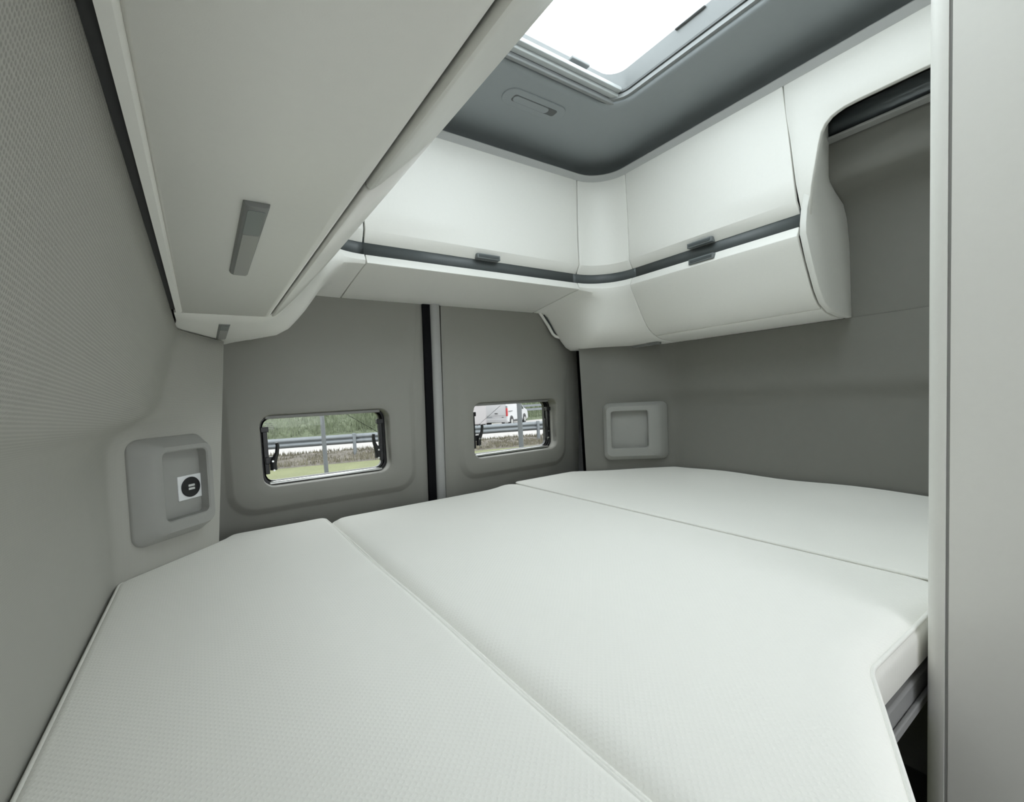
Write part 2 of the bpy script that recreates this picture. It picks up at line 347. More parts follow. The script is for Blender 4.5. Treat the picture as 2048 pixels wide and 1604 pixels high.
# windows in the rear doors ------------------------------------------
def latch(parent, x, z, s, y):
    """black pivoting catch; s=+1 lever curls to the right"""
    lt = obj('latch', *merge(box(x - 0.007, x + 0.007, y - 0.010, y + 0.004, z - 0.155, z + 0.0), box(x - 0.012, x + 0.012, y - 0.014, y + 0.006, z - 0.016, z + 0.002),
                             box(x - 0.004 if s > 0 else x - 0.022, x + 0.022 if s > 0 else x + 0.004, y - 0.012, y + 0.004, z - 0.122, z - 0.098)), BLACKP, parent, bevel=0.002)
    pts = [(x + s * 0.018, y - 0.014, z - 0.142), (x + s * 0.018, y - 0.014, z - 0.122), (x + s * 0.022, y - 0.018, z - 0.105), (x + s * 0.030, y - 0.022, z - 0.085), (x + s * 0.033, y - 0.024, z - 0.062), (x + s * 0.031, y - 0.024, z - 0.052)]
    obj('lever', *tube(pts, [0.011, 0.0105, 0.009, 0.0065, 0.006, 0.0055], 10), BLACKP, lt)
    for dx, dz in ((0.018, -0.142), (0.016, -0.112)):
        c = Vector((x + s * dx, y - 0.026, z + dz))
        V, F = prism([(c.x + 0.0032 * math.cos(k * PI / 5), c.z + 0.0032 * math.sin(k * PI / 5)) for k in range(10)], 'Y', y - 0.0275, y - 0.020)
        obj('rivet', V, F, ALU, lt)
def rear_window(name, hx0, hx1, label, wire):
    w = thing(name, ((hx0 + hx1) / 2, 1.70, -0.264), label, kind='structure')
    y = 1.728
    def loop(d, r, yy): return [(x, yy, z) for x, z in rrect(hx0 + d, hx1 - d, -0.264 + d, -0.028 - d, r)]
    R = [loop(-0.003, 0.036, y - 0.024), loop(0.008, 0.03, y - 0.024), loop(0.010, 0.03, y - 0.014), loop(0.006, 0.03, y - 0.010), loop(0.006, 0.03, y), loop(0.012, 0.026, y + 0.002), loop(0.012, 0.026, y + 0.018), loop(-0.004, 0.036, y + 0.018)]
    R.append(R[0]); V, F = grid(R, True); obj('frame', V, F, BLACKP, w, angle=40)
    R = [loop(0.010, 0.03, y - 0.020), loop(0.0125, 0.028, y - 0.020), loop(0.0125, 0.028, y - 0.012), loop(0.010, 0.03, y - 0.012)]
    R.append(R[0]); V, F = grid(R, True); obj('inner_seal', V, F, BLACK, w)
    V, F = box(hx0 + 0.02, hx1 - 0.02, y - 0.030, y - 0.004, -0.262, -0.252); obj('sill_rail', V, F, ALU, w, bevel=0.003)
    V, F = box(hx0 + 0.02, hx1 - 0.02, y - 0.044, y - 0.004, -0.041, -0.029); obj('head_rail', V, F, SILVER, w, bevel=0.003)
    V, F = prism(rrect(hx0 + 0.004, hx1 - 0.004, -0.260, -0.032, 0.03), 'Y', y + 0.004, y + 0.008); pane = obj('pane', V, F, GLASSW, w)
    pr = [box(hx0 + 0.022 + 0.006 * random.random(), hx0 + 0.046 + 0.010 * random.random(), y + 0.0025, y + 0.0035, -0.058 - 0.0065 * k, -0.0562 - 0.0065 * k) for k in range(4)]
    obj('etched_print', *merge(*pr), ETCH, pane)
    obj('wire', *tube(wire, 0.0009, 6), BLACKP, w)
    latch(w, hx0 + 0.016, -0.068, 1, y - 0.036); latch(w, hx1 - 0.024, -0.068, -1, y - 0.036)
    return w
rear_window('window_1', 0.148, 0.572, 'wide rear door window with black catches, looking onto a green bank', [(0.425, 1.712, -0.034), (0.557, 1.712, -0.124)])
rear_window('window_2', 0.936, 1.388, 'rear door window with black catches, showing a white van outside', [(1.112, 1.712, -0.046), (0.985, 1.712, -0.130)])

# ================================================================== BED
def rounded(poly, n=6):
    """poly of (x, y, radius) -> resampled outline"""
    out = []; m = len(poly)
    for i, (x, y, r) in enumerate(poly):
        p = Vector((x, y)); a = Vector(poly[i - 1][:2]); b = Vector(poly[(i + 1) % m][:2])
        if r <= 0: out.append(p); continue
        u = (a - p).normalized(); v = (b - p).normalized(); ang = u.angle(v); d = r / math.tan(ang / 2)
        d = min(d, 0.45 * (a - p).length, 0.45 * (b - p).length)
        s, e = p + u * d, p + v * d
        for k in range(n + 1):
            t = k / n; out.append((s * (1 - t) ** 2 + p * 2 * t * (1 - t) + e * t * t))
    res = []
    for i, p in enumerate(out):
        q = out[(i + 1) % len(out)]; L = (q - p).length; k = max(1, int(L / 0.04))
        if L < 1e-5: continue
        for j in range(k): res.append(p.lerp(q, j / k))
    return res
def inset(loop, d):
    m = len(loop); out = []
    for i in range(m):
        a, p, b = loop[i - 1], loop[i], loop[(i + 1) % m]
        t1 = (p - a).normalized(); t2 = (b - p).normalized()
        dd = d[i] if isinstance(d, list) else d
        n1 = Vector((-t1.y, t1.x)); n2 = Vector((-t2.y, t2.x)); n = (n1 + n2)
        if n.length < 1e-6: n = n1
        n.normalize(); c = max(0.5, n.dot(n1)); out.append(p + n * dd / c)
    return out
def mattress(name, poly, top, thick, edge, label, hfun=None, pipe=None, kfun=None):
    t = thing(name, (sum(p[0] for p in poly) / len(poly), sum(p[1] for p in poly) / len(poly), top - thick), label, 'mattress', 'mattress sections of the bed')
    L0 = rounded(poly); rows = []
    if sum(p.x * q.y - q.x * p.y for p, q in zip(L0, L0[1:] + L0[:1])) < 0: L0.reverse()
    if hfun is None: hfun = lambda x, y: 0
    K = [kfun(p.x, p.y) if kfun else 1.0 for p in L0]
    steps = [(0.010, -thick), (0.0, -thick + 0.012), (0.0, -edge[1] - 0.004)] + [(edge[0] * (1 - math.cos(a)), -edge[1] * (1 - math.sin(a)) ) for a in [PI / 2 * k / 6 for k in range(0, 7)]]
    for d, dz in steps:
        sk = dz > -0.06
        lp = inset(L0, [d * (k if sk else 1) for k in K]); rows.append([(p.x, p.y, top + (dz * k if sk else dz) + (hfun(p.x, p.y) if sk else 0)) for p, k in zip(lp, K)])
    V, F = grid(rows, True); n = len(L0); F = F + [tuple(reversed(range(n)))]
    inn = inset(L0, [edge[0] * k for k in K]); pts = [Vector((p.x, p.y)) for p in inn]
    x0, x1 = min(p.x for p in pts), max(p.x for p in pts); y0, y1 = min(p.y for p in pts), max(p.y for p in pts)
    st = 0.03; nx, ny = int((x1 - x0) / st), int((y1 - y0) / st)
    def inside(x, y):
        c = False
        for p, q in zip(pts, pts[1:] + pts[:1]):
            if (p.y > y) != (q.y > y) and x < (q.x - p.x) * (y - p.y) / (q.y - p.y) + p.x: c = not c
        return c
    extra = []
    for i in range(1, nx):
        for j in range(1, ny):
            x, y = x0 + i * (x1 - x0) / nx, y0 + j * (y1 - y0) / ny
            if inside(x, y) and min((p - Vector((x, y))).length for p in pts) > 0.014: extra.append(Vector((x, y)))
    cv, ce, cfc = delaunay_2d_cdt(pts + extra, [(i, (i + 1) % n) for i in range(n)], [], 1, 1e-6)[:3]
    k0 = len(V); V = list(V) + [(v.x, v.y, top + 0.0 + hfun(v.x, v.y)) for v in cv]; F = F + [tuple(k0 + i for i in f) for f in cfc]
    cov = obj('cover', V, F, FABRIC, t, angle=70)
    lp = inset(L0, [edge[0] * 0.12 * k for k in K])
    pts = [(p.x, p.y, top - edge[1] * 0.52 * k + hfun(p.x, p.y)) for p, k in zip(lp, K)]
    obj('piping', *tube(pts, 0.0034 if pipe is None else pipe, 7, closed=True), PIPING, t, angle=60)
    return t
TOP = -0.370
wav = lambda x, y: 0.0025 * math.sin(9 * y + 1) * smooth(0.25, 0.31, x)
mattress('mattress', [(-0.184, -0.12, 0.02), (0.3035, -0.12, 0.02), (0.3035, 1.553, 0.03), (0.05, 1.556, 0.03), (0.026, 1.515, 0.01), (-0.178, 1.298, 0.05)], TOP + 0.002, 0.085, (0.013, 0.010),
         'white mattress section against the perforated left wall, nearest the camera', wav)
mid = [(0.3095, -0.12, 0.05), (0.42, -0.12, 0.05), (0.42, 0.08, 0.07), (0.700, 0.209, 0.07), (1.0525, 0.2065, 0.06), (1.0525, 1.553, 0.06), (0.3095, 1.553, 0.065)]
mattress('mattress', mid, TOP, 0.085, (0.048, 0.030), 'white middle mattress section with a cut-out corner beside the washroom wall', lambda x, y: 0.0016 * math.sin(11 * y) * (1 - smooth(0.31, 0.36, x)), kfun=lambda x, y: lerp(1.0, 0.22, smooth(0.9, 1.03, x)))
mattress('mattress', [(1.0555, 0.2065, 0.02), (1.722, 0.2065, 0.03), (1.722, 1.24, 0.05), (1.42, 1.520, 0.05), (1.38, 1.553, 0.04), (1.0555, 1.553, 0.03)], TOP + 0.004, 0.085, (0.013, 0.006),
         'white mattress section along the grey right wall, farthest from the socket', lambda x, y: 0.014 * smooth(1.45, 1.74, x) * (1 - 0.5 * smooth(1.3, 1.5, y)) + 0.003 * math.sin(14 * y) * smooth(1.4, 1.7, x))
bed = thing('bed_frame', (0.8, 0.9, -0.56), 'grey metal bed base under the white mattresses', 'bed frame')
V, F = box(-0.18, 1.71, 0.235, 1.50, -0.470, -0.4575); obj('board', V, F, BEDF, bed, bevel=0.002)
V, F = merge(box(0.43, 1.71, 0.213, 0.243, -0.522, -0.4705)); obj('front_rail', V, F, BEDF, bed, bevel=0.004)
V, F = box(0.43, 1.71, 0.206, 0.2125, -0.515, -0.500); obj('rail_lip', V, F, BEDF, bed, bevel=0.002)
V, F = box(-0.18, 0.42, -0.10, 0.234, -0.470, -0.4575); obj('board', V, F, BEDF, bed, bevel=0.002)
for x in (-0.14, 1.66):
    V, F = box(x - 0.02, x + 0.02, 0.25, 0.29, -1.22, -0.4705); obj('leg', V, F, BEDF, bed)
    V, F = box(x - 0.02, x + 0.02, 1.40, 1.44, -1.22, -0.4705); obj('leg', V, F, BEDF, bed)

# ================================================================== OVERHEAD CABINETS
XS, YS, XL, R = 1.395, 1.322, 0.281, 0.14      # handle-strip planes: right, rear, left; corner radius
CR = (XS - R, YS - R); CL = (XL + R, YS - R)
UP = [(0.013, 0.462), (-0.006, 0.494), (-0.005, 0.56), (-0.006, 0.66), (-0.010, 0.76), (-0.012, 0.815)]
BAND = [(0.008, 0.427), (-0.005, 0.400)]
LR = [(-0.005, 0.400), (0.004, 0.380), (0.030, 0.337), (0.054, 0.296), (0.077, 0.260), (0.097, 0.237), (0.115, 0.222), (0.140, 0.210)]
LRB = [(0.143, 0.2085), (0.168, 0.200), (0.21, 0.192), (0.256, 0.190), (0.305, 0.190)]
LB = [(-0.005, 0.400), (0.01, 0.3985), (0.04, 0.396), (0.08, 0.3915), (0.13, 0.385), (0.18, 0.379), (0.24, 0.371), (0.305, 0.362)]
LLt = [(-0.005, 0.400), (-0.003, 0.37), (0.002, 0.342), (0.022, 0.318), (0.055, 0.280), (0.085, 0.245), (0.115, 0.214), (0.130, 0.200), (0.137, 0.1945), (0.1405, 0.1935), (0.143, 0.196), (0.1435, 0.201)]
def side(prof, y0, y1, ny=2, right=True):
    X = XS if right else XL; s = 1 if right else -1
    return [[(X + s * d, lerp(y0, y1, k / ny), z) for k in range(ny + 1)] for d, z in prof]
def back(prof, x0, x1, nx=2): return [[(lerp(x0, x1, k / nx), YS + d, z) for k in range(nx + 1)] for d, z in prof]
def corner(prof0, prof1=None, right=True, n=14, w=None, a0=0.0, a1=PI / 2, grow=0.0):
    """sweep around the rounded inner corner; prof0 at the rear side, prof1 at the flank"""
    C = CR if right else CL; s = 1 if right else -1; rows = []
    prof1 = prof1 or prof0
    for i, (p, q) in enumerate(zip(prof0, prof1)):
        row = []
        for k in range(n + 1):
            th = lerp(a0, a1, k / n); f = w(th, i / (len(prof0) - 1)) if w else k / n
            d = lerp(p[0], q[0], f); z = lerp(p[1], q[1], f)
            if grow: d *= 1 + grow * math.sin(2 * th) ** 2 * smooth(0.35, 1.0, i / (len(prof0) - 1))
            row.append((C[0] + s * (R + d) * math.sin(th), C[1] + (R + d) * math.cos(th), z))
        rows.append(row)
    return rows
def resample(prof, n):
    P = [Vector(p) for p in prof]; L = [0]
    for a, b in zip(P, P[1:]): L.append(L[-1] + (b - a).length)
    out = []
    for k in range(n):
        s = L[-1] * k / (n - 1); j = 0
        while j < len(L) - 2 and L[j + 1] < s: j += 1
        out.append(tuple(P[j].lerp(P[j + 1], (s - L[j]) / max(1e-9, L[j + 1] - L[j]))))
    return out
GT = 0.0026
def skin(name, rows, m, parent, thick=0.014, flip=False, bevel=0.0012, angle=16):
    V, F = grid(rows); return obj(name, V, F, m, parent, solid=thick, soff=-1.0 if not flip else 1.0, bevel=bevel, angle=angle)
def body(name, prof, rowsf, m, parent):
    V, F = grid(rowsf(prof)); return obj(name, V, F, m, parent)

# --- right cabinet
cr = thing('overhead_cabinet', (1.55, 0.88, 0.19), 'white overhead cabinet on the right wall, flap above and below the dark strip', 'cabinet', 'overhead cabinets around the bed')
up = [[(XS + d, lerp(lerp(0.5915, 0.6225, (z - 0.463) / 0.352), 1.182, k / 2), z) for k in range(3)] for d, z in UP]
skin('upper_door', up, WHITE, cr, flip=True)
lowd = side(BAND + LR[1:], 0.592, 1.182)
ld = skin('lower_door', lowd, WHITE, cr, flip=False)
skin('bottom', side(LRB, 0.5905, 1.182), WHITE, cr, flip=False)
V, F = grid(side([(0.017, 0.412), (0.017, 0.478)], 0.5895, 1.168)); obj('handle_strip', V, F, STRIP, cr, solid=0.006, soff=0.0)
V, F = grid(side([(0.020, 0.40), (0.05, 0.345), (0.10, 0.265), (0.15, 0.225), (0.30, 0.20), (0.30, 0.82), (0.014, 0.82), (0.026, 0.42)], 0.600, 1.30)); obj('carcass', V, F, SEAMM, cr)
# end panel
front = [(1.397, 0.69), (1.397, 0.60), (1.396, 0.53), (1.396, 0.466), (1.3935, 0.43), (1.393, 0.401), (1.426, 0.335), (1.450, 0.297), (1.475, 0.258), (1.508, 0.223), (1.563, 0.201), (1.64, 0.1905)]
backp = [(1.545, 0.72), (1.5425, 0.62), (1.5425, 0.585), (1.549, 0.572), (1.585, 0.552), (1.645, 0.527), (1.672, 0.487), (1.688, 0.42), (1.692, 0.37), (1.697, 0.29), (1.702, 0.22), (1.703, 0.190)]
def ey(z, x): return 0.570 - 0.20 * max(0, z - 0.455) * smooth(1.545, 1.40, x) if x < 1.545 else 0.570
rows = []
for f, b in zip(front, backp):
    rows.append([(lerp(f[0], b[0], t), 0.570 - 0.20 * max(0, lerp(f[1], b[1], t) - 0.455) * (1 - t), lerp(f[1], b[1], t)) for t in (0, 0.3, 0.65, 1)])
V, F = grid(rows); obj('end_panel', V, F, WHITE_EDGE, cr, solid=0.0165, soff=1.0, bevel=0.0015, angle=60)
# surround of the open cubby
lpts = [(0.587, 0.468), (0.5935, 0.54), (0.600, 0.60), (0.606, 0.66), (0.611, 0.70), (0.6155, 0.74), (0.619, 0.813), (0.58, 0.814), (0.53, 0.814), (0.47, 0.814), (0.38, 0.814), (0.18, 0.814)]
rpts = [(0.570, 0.452), (0.556, 0.52), (0.546, 0.575), (0.538, 0.62), (0.531, 0.648), (0.522, 0.664), (0.508, 0.676), (0.495, 0.681), (0.478, 0.685), (0.45, 0.6865), (0.36, 0.687), (0.18, 0.687)]
def fx(z): return XS + interp([(z_, d_) for d_, z_ in UP], z)
rows = [[(fx(lerp(a[1], b[1], t)), lerp(a[0], b[0], t), lerp(a[1], b[1], t)) for t in (0, 0.35, 0.7, 1)] for a, b in zip(lpts, rpts)]
V, F = grid(rows); obj('cubby_surround', V, F, WHITE, cr, solid=0.016, soff=-1.0, bevel=0.002, angle=50)
V, F = box(1.40, 1.53, 0.18, 0.585, 0.742, 0.752); obj('cubby_top', V, F, WALLR, cr)
def latch_tab(parent, rowsf, along0, along1, z0, z1, name='latch'):
    l = obj(name, *rowsf(along0, along1, z0, z1, 0.0), LATCH, parent, bevel=0.0015)
    obj('latch_plate', *rowsf(along0 + math.copysign(0.006, along1 - along0), along1 - math.copysign(0.006, along1 - along0), lerp(z0, z1, 0.25), lerp(z0, z1, 0.72), 0.0012), STRIP, l)
def rtab(y0, y1, z0, z1, e): return box(XS - 0.008 - e, XS + 0.012, min(y0, y1), max(y0, y1), z0, z1)
def btab(x0, x1, z0, z1, e): return box(min(x0, x1), max(x0, x1), YS - 0.008 - e, YS + 0.012, z0, z1)
latch_tab(cr, rtab, 0.842, 0.932, 0.462, 0.478); latch_tab(cr, rtab, 0.838, 0.928, 0.408, 0.425)

# rail inside the cubby
rl = thing('cubby_rail', (1.50, 0.38, 0.66), 'glossy grey rail running under the roof of the open cubby', 'rail')
GLOSS = mat('glossy_grey_rail', (0.13, 0.145, 0.155), 0.18, metal=0.4)
pr = [(1.53 - 0.036 * math.cos(a), 0.712 - 0.036 * math.sin(a)) for a in [PI / 2 * k / 8 for k in range(-3, 9)]]
V, F = grid([[(x, y, z) for y in (0.19, 0.38, 0.568)] for x, z in pr]); obj('channel', V, F, GLOSS, rl, solid=0.003, soff=0.0, angle=60)
V, F = box(1.496, 1.530, 0.19, 0.566, 0.668, 0.675); obj('lip', V, F, SILVER, rl, bevel=0.002)

# --- rear cabinet
cb = thing('overhead_cabinet', (0.84, 1.45, 0.36), 'wide white overhead cabinet across the rear, above the two doors', 'cabinet', 'overhead cabinets around the bed')
skin('upper_door', back(UP, CL[0] + GT, CR[0] - GT), WHITE, cb, flip=False)
skin('lower_door', back(BAND + LB[1:], CL[0] + GT, CR[0] - GT), WHITE, cb, flip=True)
V, F = grid(back([(0.017, 0.412), (0.017, 0.478)], CL[0] - 0.006, CR[0] - 0.018)); obj('handle_strip', V, F, STRIP, cb, solid=0.006, soff=0.0)
V, F = grid(back([(0.024, 0.408), (0.30, 0.378), (0.30, 0.82), (0.014, 0.82), (0.026, 0.42)], 0.30, 1.40)); obj('carcass', V, F, SEAMM, cb)
latch_tab(cb, btab, 0.793, 0.884, 0.462, 0.478)

# --- right corner cabinet
def tails(prof, extra): return prof + extra
n_l = 18
low_rear = resample(BAND + LB[1:], n_l)
low_right = resample(BAND + LR[1:] + LRB, n_l)
cc = thing('overhead_cabinet', (1.42, 1.40, 0.19), 'rounded white corner cabinet joining the rear and right overhead cabinets', 'cabinet', 'overhead cabinets around the bed')
g = GT / R
skin('upper_panel', corner(UP, a0=g, a1=PI / 2 - g), WHITE, cc, flip=False)
def wr(th, t):
    d = math.degrees(th); return smooth(5 - 3 * (1 - t), 25 + 40 * (1 - t) ** 1.5, d)
rows = corner(low_rear, low_right, n=30, w=wr, a0=0.008, a1=PI / 2 - 0.014)
skin('lower_panel', rows, WHITE, cc, thick=0.012, flip=True, angle=60)
st = corner([(0.017, 0.412), (0.017, 0.478)], n=12)
for r_, z in zip(st, (0.416, 0.474)):
    r_.insert(0, (CR[0] - 0.0165, YS + 0.017, z)); r_.append((XS + 0.017, 1.1695, z))
V, F = grid(st); obj('handle_strip', V, F, STRIP, cc, solid=0.006, soff=0.0)

# --- left corner cabinet
low_left_full = resample(BAND + LLt[1:-3] + [(0.19, 0.190), (0.25, 0.190), (0.312, 0.190)], n_l)
cl = thing('overhead_cabinet', (0.2, 1.40, 0.19), 'rounded white corner cabinet joining the rear and left overhead cabinets', 'cabinet', 'overhead cabinets around the bed')
skin('upper_panel', corner(UP, right=False, a0=g, a1=PI / 2 - g), WHITE, cl, flip=True)
def wl(th, t):
    d = math.degrees(th); return smooth(lerp(2, 10, t), lerp(70, 40, t), d)
rows = corner(low_rear, low_left_full, right=False, n=36, w=wl, a0=0.004, a1=PI / 2, grow=0.5)
for row, (d, z) in zip(rows, low_left_full): row.append((XL - d, 1.0895, z))
fr_rows = []
for d, z in (BAND + LLt[1:]):
    y_end = lerp(0.591, 0.421, smooth(0.40, 0.21, z)); fr_rows.append([(XL - d, lerp(1.10, y_end, k / 3), z) for k in range(4)])
V, F = grid(fr_rows); obj('flank_panel', V, F, WHITE, cl, solid=0.003, soff=-1.0, angle=60)
skin('lower_panel', rows, WHITE, cl, thick=0.012, flip=False, angle=60)
st = corner([(0.017, 0.412), (0.017, 0.478)], right=False, n=12)
for r_, z in zip(st, (0.416, 0.474)): r_.insert(0, (CL[0] - 0.0075, YS + 0.017, z)); r_.append((XL - 0.017, 0.60, z))
V, F = grid(st); obj('handle_strip', V, F, STRIP, cl, solid=0.006, soff=0.0)

# --- left cabinet
YF = -0.40
cf = thing('overhead_cabinet', (0.12, 0.4, 0.19), 'long white overhead cabinet along the left wall, seen from below', 'cabinet', 'overhead cabinets around the bed')
skin('upper_door', side(UP, YF, CL[1] - 0.002, right=False), WHITE, cf, flip=False)
rows = []
for d, z in (BAND + LLt[1:]):
    y_end = lerp(0.587, 0.417, smooth(0.40, 0.21, z)); rows.append([(XL - d, lerp(YF, y_end, k / 3), z) for k in range(4)])
skin('lower_door', rows, WHITE, cf, thick=0.003, flip=True, bevel=0.0, angle=60)
V, F = grid(side([(0.017, 0.412), (0.017, 0.478)], YF, 0.60, right=False)); obj('handle_strip', V, F, STRIP, cf, solid=0.006, soff=0.0)
V, F = grid([[(x, y, z) for y in (YF, 0.3, 1.0865)] for x, z in ((-0.0176, 0.1925), (-0.0150, 0.190), (0.06, 0.190), (0.122, 0.190), (0.1290, 0.1903), (0.1315, 0.1915), (0.1330, 0.194), (0.1332, 0.199))]); obj('bottom_panel', V, F, WHITE, cf, solid=0.012, soff=-1.0, angle=50)
V, F = grid([[(x, y, z) for y in (YF, 1.088)] for x, z in ((-0.0275, 0.189), (-0.0205, 0.189), (-0.0175, 0.193), (-0.0175, 0.21), (-0.0275, 0.21))], ); obj('wall_rail', V, F, WHITE, cf)
V, F = box(-0.036, -0.0275, YF, 1.078, 0.194, 0.21); obj('wall_gap_shade', V, F, GAPM, cf)  # dark filler painting the shaded gap between wall and cabinet, no seal
V, F = box(0.128, 0.150, YF, 1.10, 0.2005, 0.204); obj('gap_floor', V, F, SEAMM, cf)  # dark colour stands for the shade between panel and lower door
V, F = merge(box(-0.03, 0.27, YF, YF + 0.02, 0.205, 0.83), box(-0.03, 0.24, YF, 1.5, 0.40, 0.41)); obj('carcass', V, F, WHITE, cf)

# --- cornice along the top of the cabinets
CP = [(-0.013, 0.812), (-0.024, 0.831), (-0.022, 0.834), (0.02, 0.833), (0.02, 0.812)]
rows = []
for d, z in CP:
    r_ = [(XL - d, YF, z), (XL - d, 0.4, z)]
    r_ += list(reversed(corner([(d, z)] * 2, right=False, n=12)[0]))
    r_ += corner([(d, z)] * 2, right=True, n=12)[0]
    r_ += [(XS + d, 0.7, z), (XS + d, 0.18, z)]
    rows.append(r_)
rows.append(rows[0]); V, F = grid(rows)
tag(obj('trim_5', V, F, CORNICE, angle=30), 'pale grey cornice running round the top of the overhead cabinets', kind='structure')

# ================================================================== FITTINGS
def lamp(name, x0, x1, y0, y1, ysw, label, proud=0.006):
    l = thing(name, ((x0 + x1) / 2, (y0 + y1) / 2, 0.19 - proud), label, 'lamp', 'slim lamps under the left cabinet')
    n = 4; z = 0.1905
    pr = [(x0, z), (x0 + 0.0015, z - proud * 0.7), (x0 + 0.005, z - proud), (x1 - 0.004, z - proud), (x1 - 0.001, z - proud * 0.7), (x1, z)]
    obj('housing', *prism(pr, 'Y', y0, y1), LAMPB, l, bevel=0.001)
    V, F = box(x0 + 0.0045, x1 - 0.0025, ysw + 0.002, y1 - 0.004, z - proud - 0.0006, z - proud + 0.001); obj('lens', V, F, LAMPL, l, bevel=0.0004)
    V, F = prism(rrect(x0 + 0.0045, x1 - 0.0035, y0 + 0.008, ysw, 0.003), 'Z', z - proud - 0.0004, z - proud + 0.001); obj('switch', V, F, LAMPD, l)
    return l
lamp('reading_lamp', 0.0445, 0.0675, 0.483, 0.738, 0.560, 'long slim grey lamp under the left overhead cabinet, nearer the camera')
lamp('reading_lamp', 0.0445, 0.0675, 1.207, 1.452, 1.285, 'short-looking grey lamp under the left corner, next to the rear door', 0.003)
l = thing('corner_lamp', (1.60, 1.33, 0.183), 'thin grey lamp under the right corner cabinet above the niche', 'lamp')
V, F = box(1.590, 1.612, 1.215, 1.44, 0.1825, 0.1915); obj('housing', V, F, LAMPB, l, bevel=0.001)
V, F = box(1.593, 1.609, 1.25, 1.435, 0.1815, 0.1835); obj('lens', V, F, LAMPL, l)

# flush oblong fitting in the ceiling
cz = 0.8955
cf2 = thing('ceiling_fitting', (0.92, 1.135, cz), 'oblong grey flush fitting with a slot, in the ceiling behind the skylight', 'fitting')
def tilt(V, dz=0.0):
    return [(x, y, z + dz - 0.006 * (y - 1.135) ) for x, y, z in V]
V, F = prism(rrect(0.805, 1.035, 1.098, 1.172, 0.036, 8), 'Z', cz - 0.003, cz + 0.004); obj('plate', tilt(V), F, CEILG, cf2, bevel=0.0015)
V, F = prism(rrect(0.838, 1.002, 1.120, 1.150, 0.008, 4), 'Z', cz - 0.0038, cz); obj('slot', tilt(V), F, SEAMM, cf2)
V, F = prism(rrect(0.840, 0.972, 1.122, 1.148, 0.0125, 6), 'Z', cz - 0.0055, cz); obj('slider', tilt(V), F, CEILG, cf2, bevel=0.001)

# wall niches ---------------------------------------------------------
def niche(name, A, B, u_out, u_face, u_hole, zo, zf, zh, prot, depth, label, side_flat, lean=(0, 0)):
    """moulded pocket on the diagonal wall; u along A->B, face proud of the wall by prot"""
    A = Vector(A); B = Vector(B); t = (B - A).normalized(); nrm = Vector((t.y, -t.x))
    if nrm.y > 0: nrm = -nrm
    t_ = thing(name, ((A.x + B.x) / 2, (A.y + B.y) / 2, zo[0]), label, 'niche', 'moulded wall niches by the rear doors')
    def P(u, z, h):
        k = lerp(lean[0], lean[1], (z + 0.37) / 0.56)
        q = A + t * u + nrm * (h + k); return (q.x, q.y, z)
    def lp(u, z, r, h): return [P(a, b, h) for a, b in rrect(u[0], u[1], z[0], z[1], r)]
    m2 = lambda a, b, f: (lerp(a[0], b[0], f), lerp(a[1], b[1], f))
    rows = [lp(u_out, zo, 0.028, -0.03), lp(u_out, zo, 0.028, 0.004), lp(m2(u_out, u_face, 0.06), m2(zo, zf, 0.1), 0.028, 0.008)]
    rows += [lp(m2(u_out, u_face, 0.75), m2(zo, zf, 0.75), 0.024, prot * 0.82), lp(u_face, zf, 0.022, prot)]
    rows += [lp((u_hole[0] - 0.003, u_hole[1] + 0.003), (zh[0] - 0.003, zh[1] + 0.003), 0.015, prot), lp(u_hole, zh, 0.012, prot - 0.003), lp(u_hole, zh, 0.012, prot - depth)]
    V, F = grid(rows, True); obj('housing', V, F, NICHE, t_, angle=40)
    rows = [lp((u_hole[0], u_hole[1]), (zh[0], zh[1]), 0.012, prot - depth + 0.001)]
    obj('pocket_back', rows[0], [tuple(range(len(rows[0])))], NICHE, t_)
    return P
AL, BL = (-0.185, 1.285), (0.035, 1.49)
PL = niche('wall_niche', AL, BL, (0.045, 0.240), (0.090, 0.234), (0.104, 0.220), (-0.310, -0.060), (-0.288, -0.084), (-0.261, -0.097), 0.036, 0.028, 'grey moulded wall niche holding the white socket, left of the rear doors', 1, (-0.004, 0.010))
# socket in the niche: its own thing
def quad_on(P, u0, u1, z0, z1, h0, h1, r=0.001):
    n = rrect(u0, u1, z0, z1, r, 2); V = [P(a, b, h0) for a, b in n] + [P(a, b, h1) for a, b in n]; m = len(n)
    return V, [tuple(range(m)), tuple(reversed(range(m, 2 * m)))] + [(i, i + m, (i + 1) % m + m, (i + 1) % m) for i in range(m)]
so = thing('usb_socket', PL(0.205, -0.224, -0.01), 'white square socket plate with round black double port in the left niche', 'socket')
obj('plate', *quad_on(PL, 0.1555, 0.2195, -0.2235, -0.1625, 0.008, 0.0125), SOCKET, so, bevel=0.001)
def disc(P, u, z, r, h0, h1, n=28):
    V = [P(u + r * math.cos(2 * PI * k / n), z + r * math.sin(2 * PI * k / n), h) for h in (h0, h1) for k in range(n)]
    return V, [tuple(range(n)), tuple(reversed(range(n, 2 * n)))] + [(i, i + n, (i + 1) % n + n, (i + 1) % n) for i in range(n)]
bz = obj('bezel', *disc(PL, 0.1885, -0.193, 0.0255, 0.012, 0.0155), BLACKP, so, bevel=0.001)
for dz in (0.0042, -0.0042): obj('port', *quad_on(PL, 0.1800, 0.1970, -0.193 + dz - 0.0027, -0.193 + dz + 0.0027, 0.0150, 0.0168), PORT, bz)
AR, BR = (1.437, 1.507), (1.735, 1.24)
niche('wall_niche', AR, BR, (0.080, 0.362), (0.092, 0.318), (0.112, 0.272), (-0.318, -0.060), (-0.298, -0.076), (-0.262, -0.097), 0.036, 0.030, 'empty grey moulded wall niche, right of the rear doors', 1, (-0.004, 0.004))

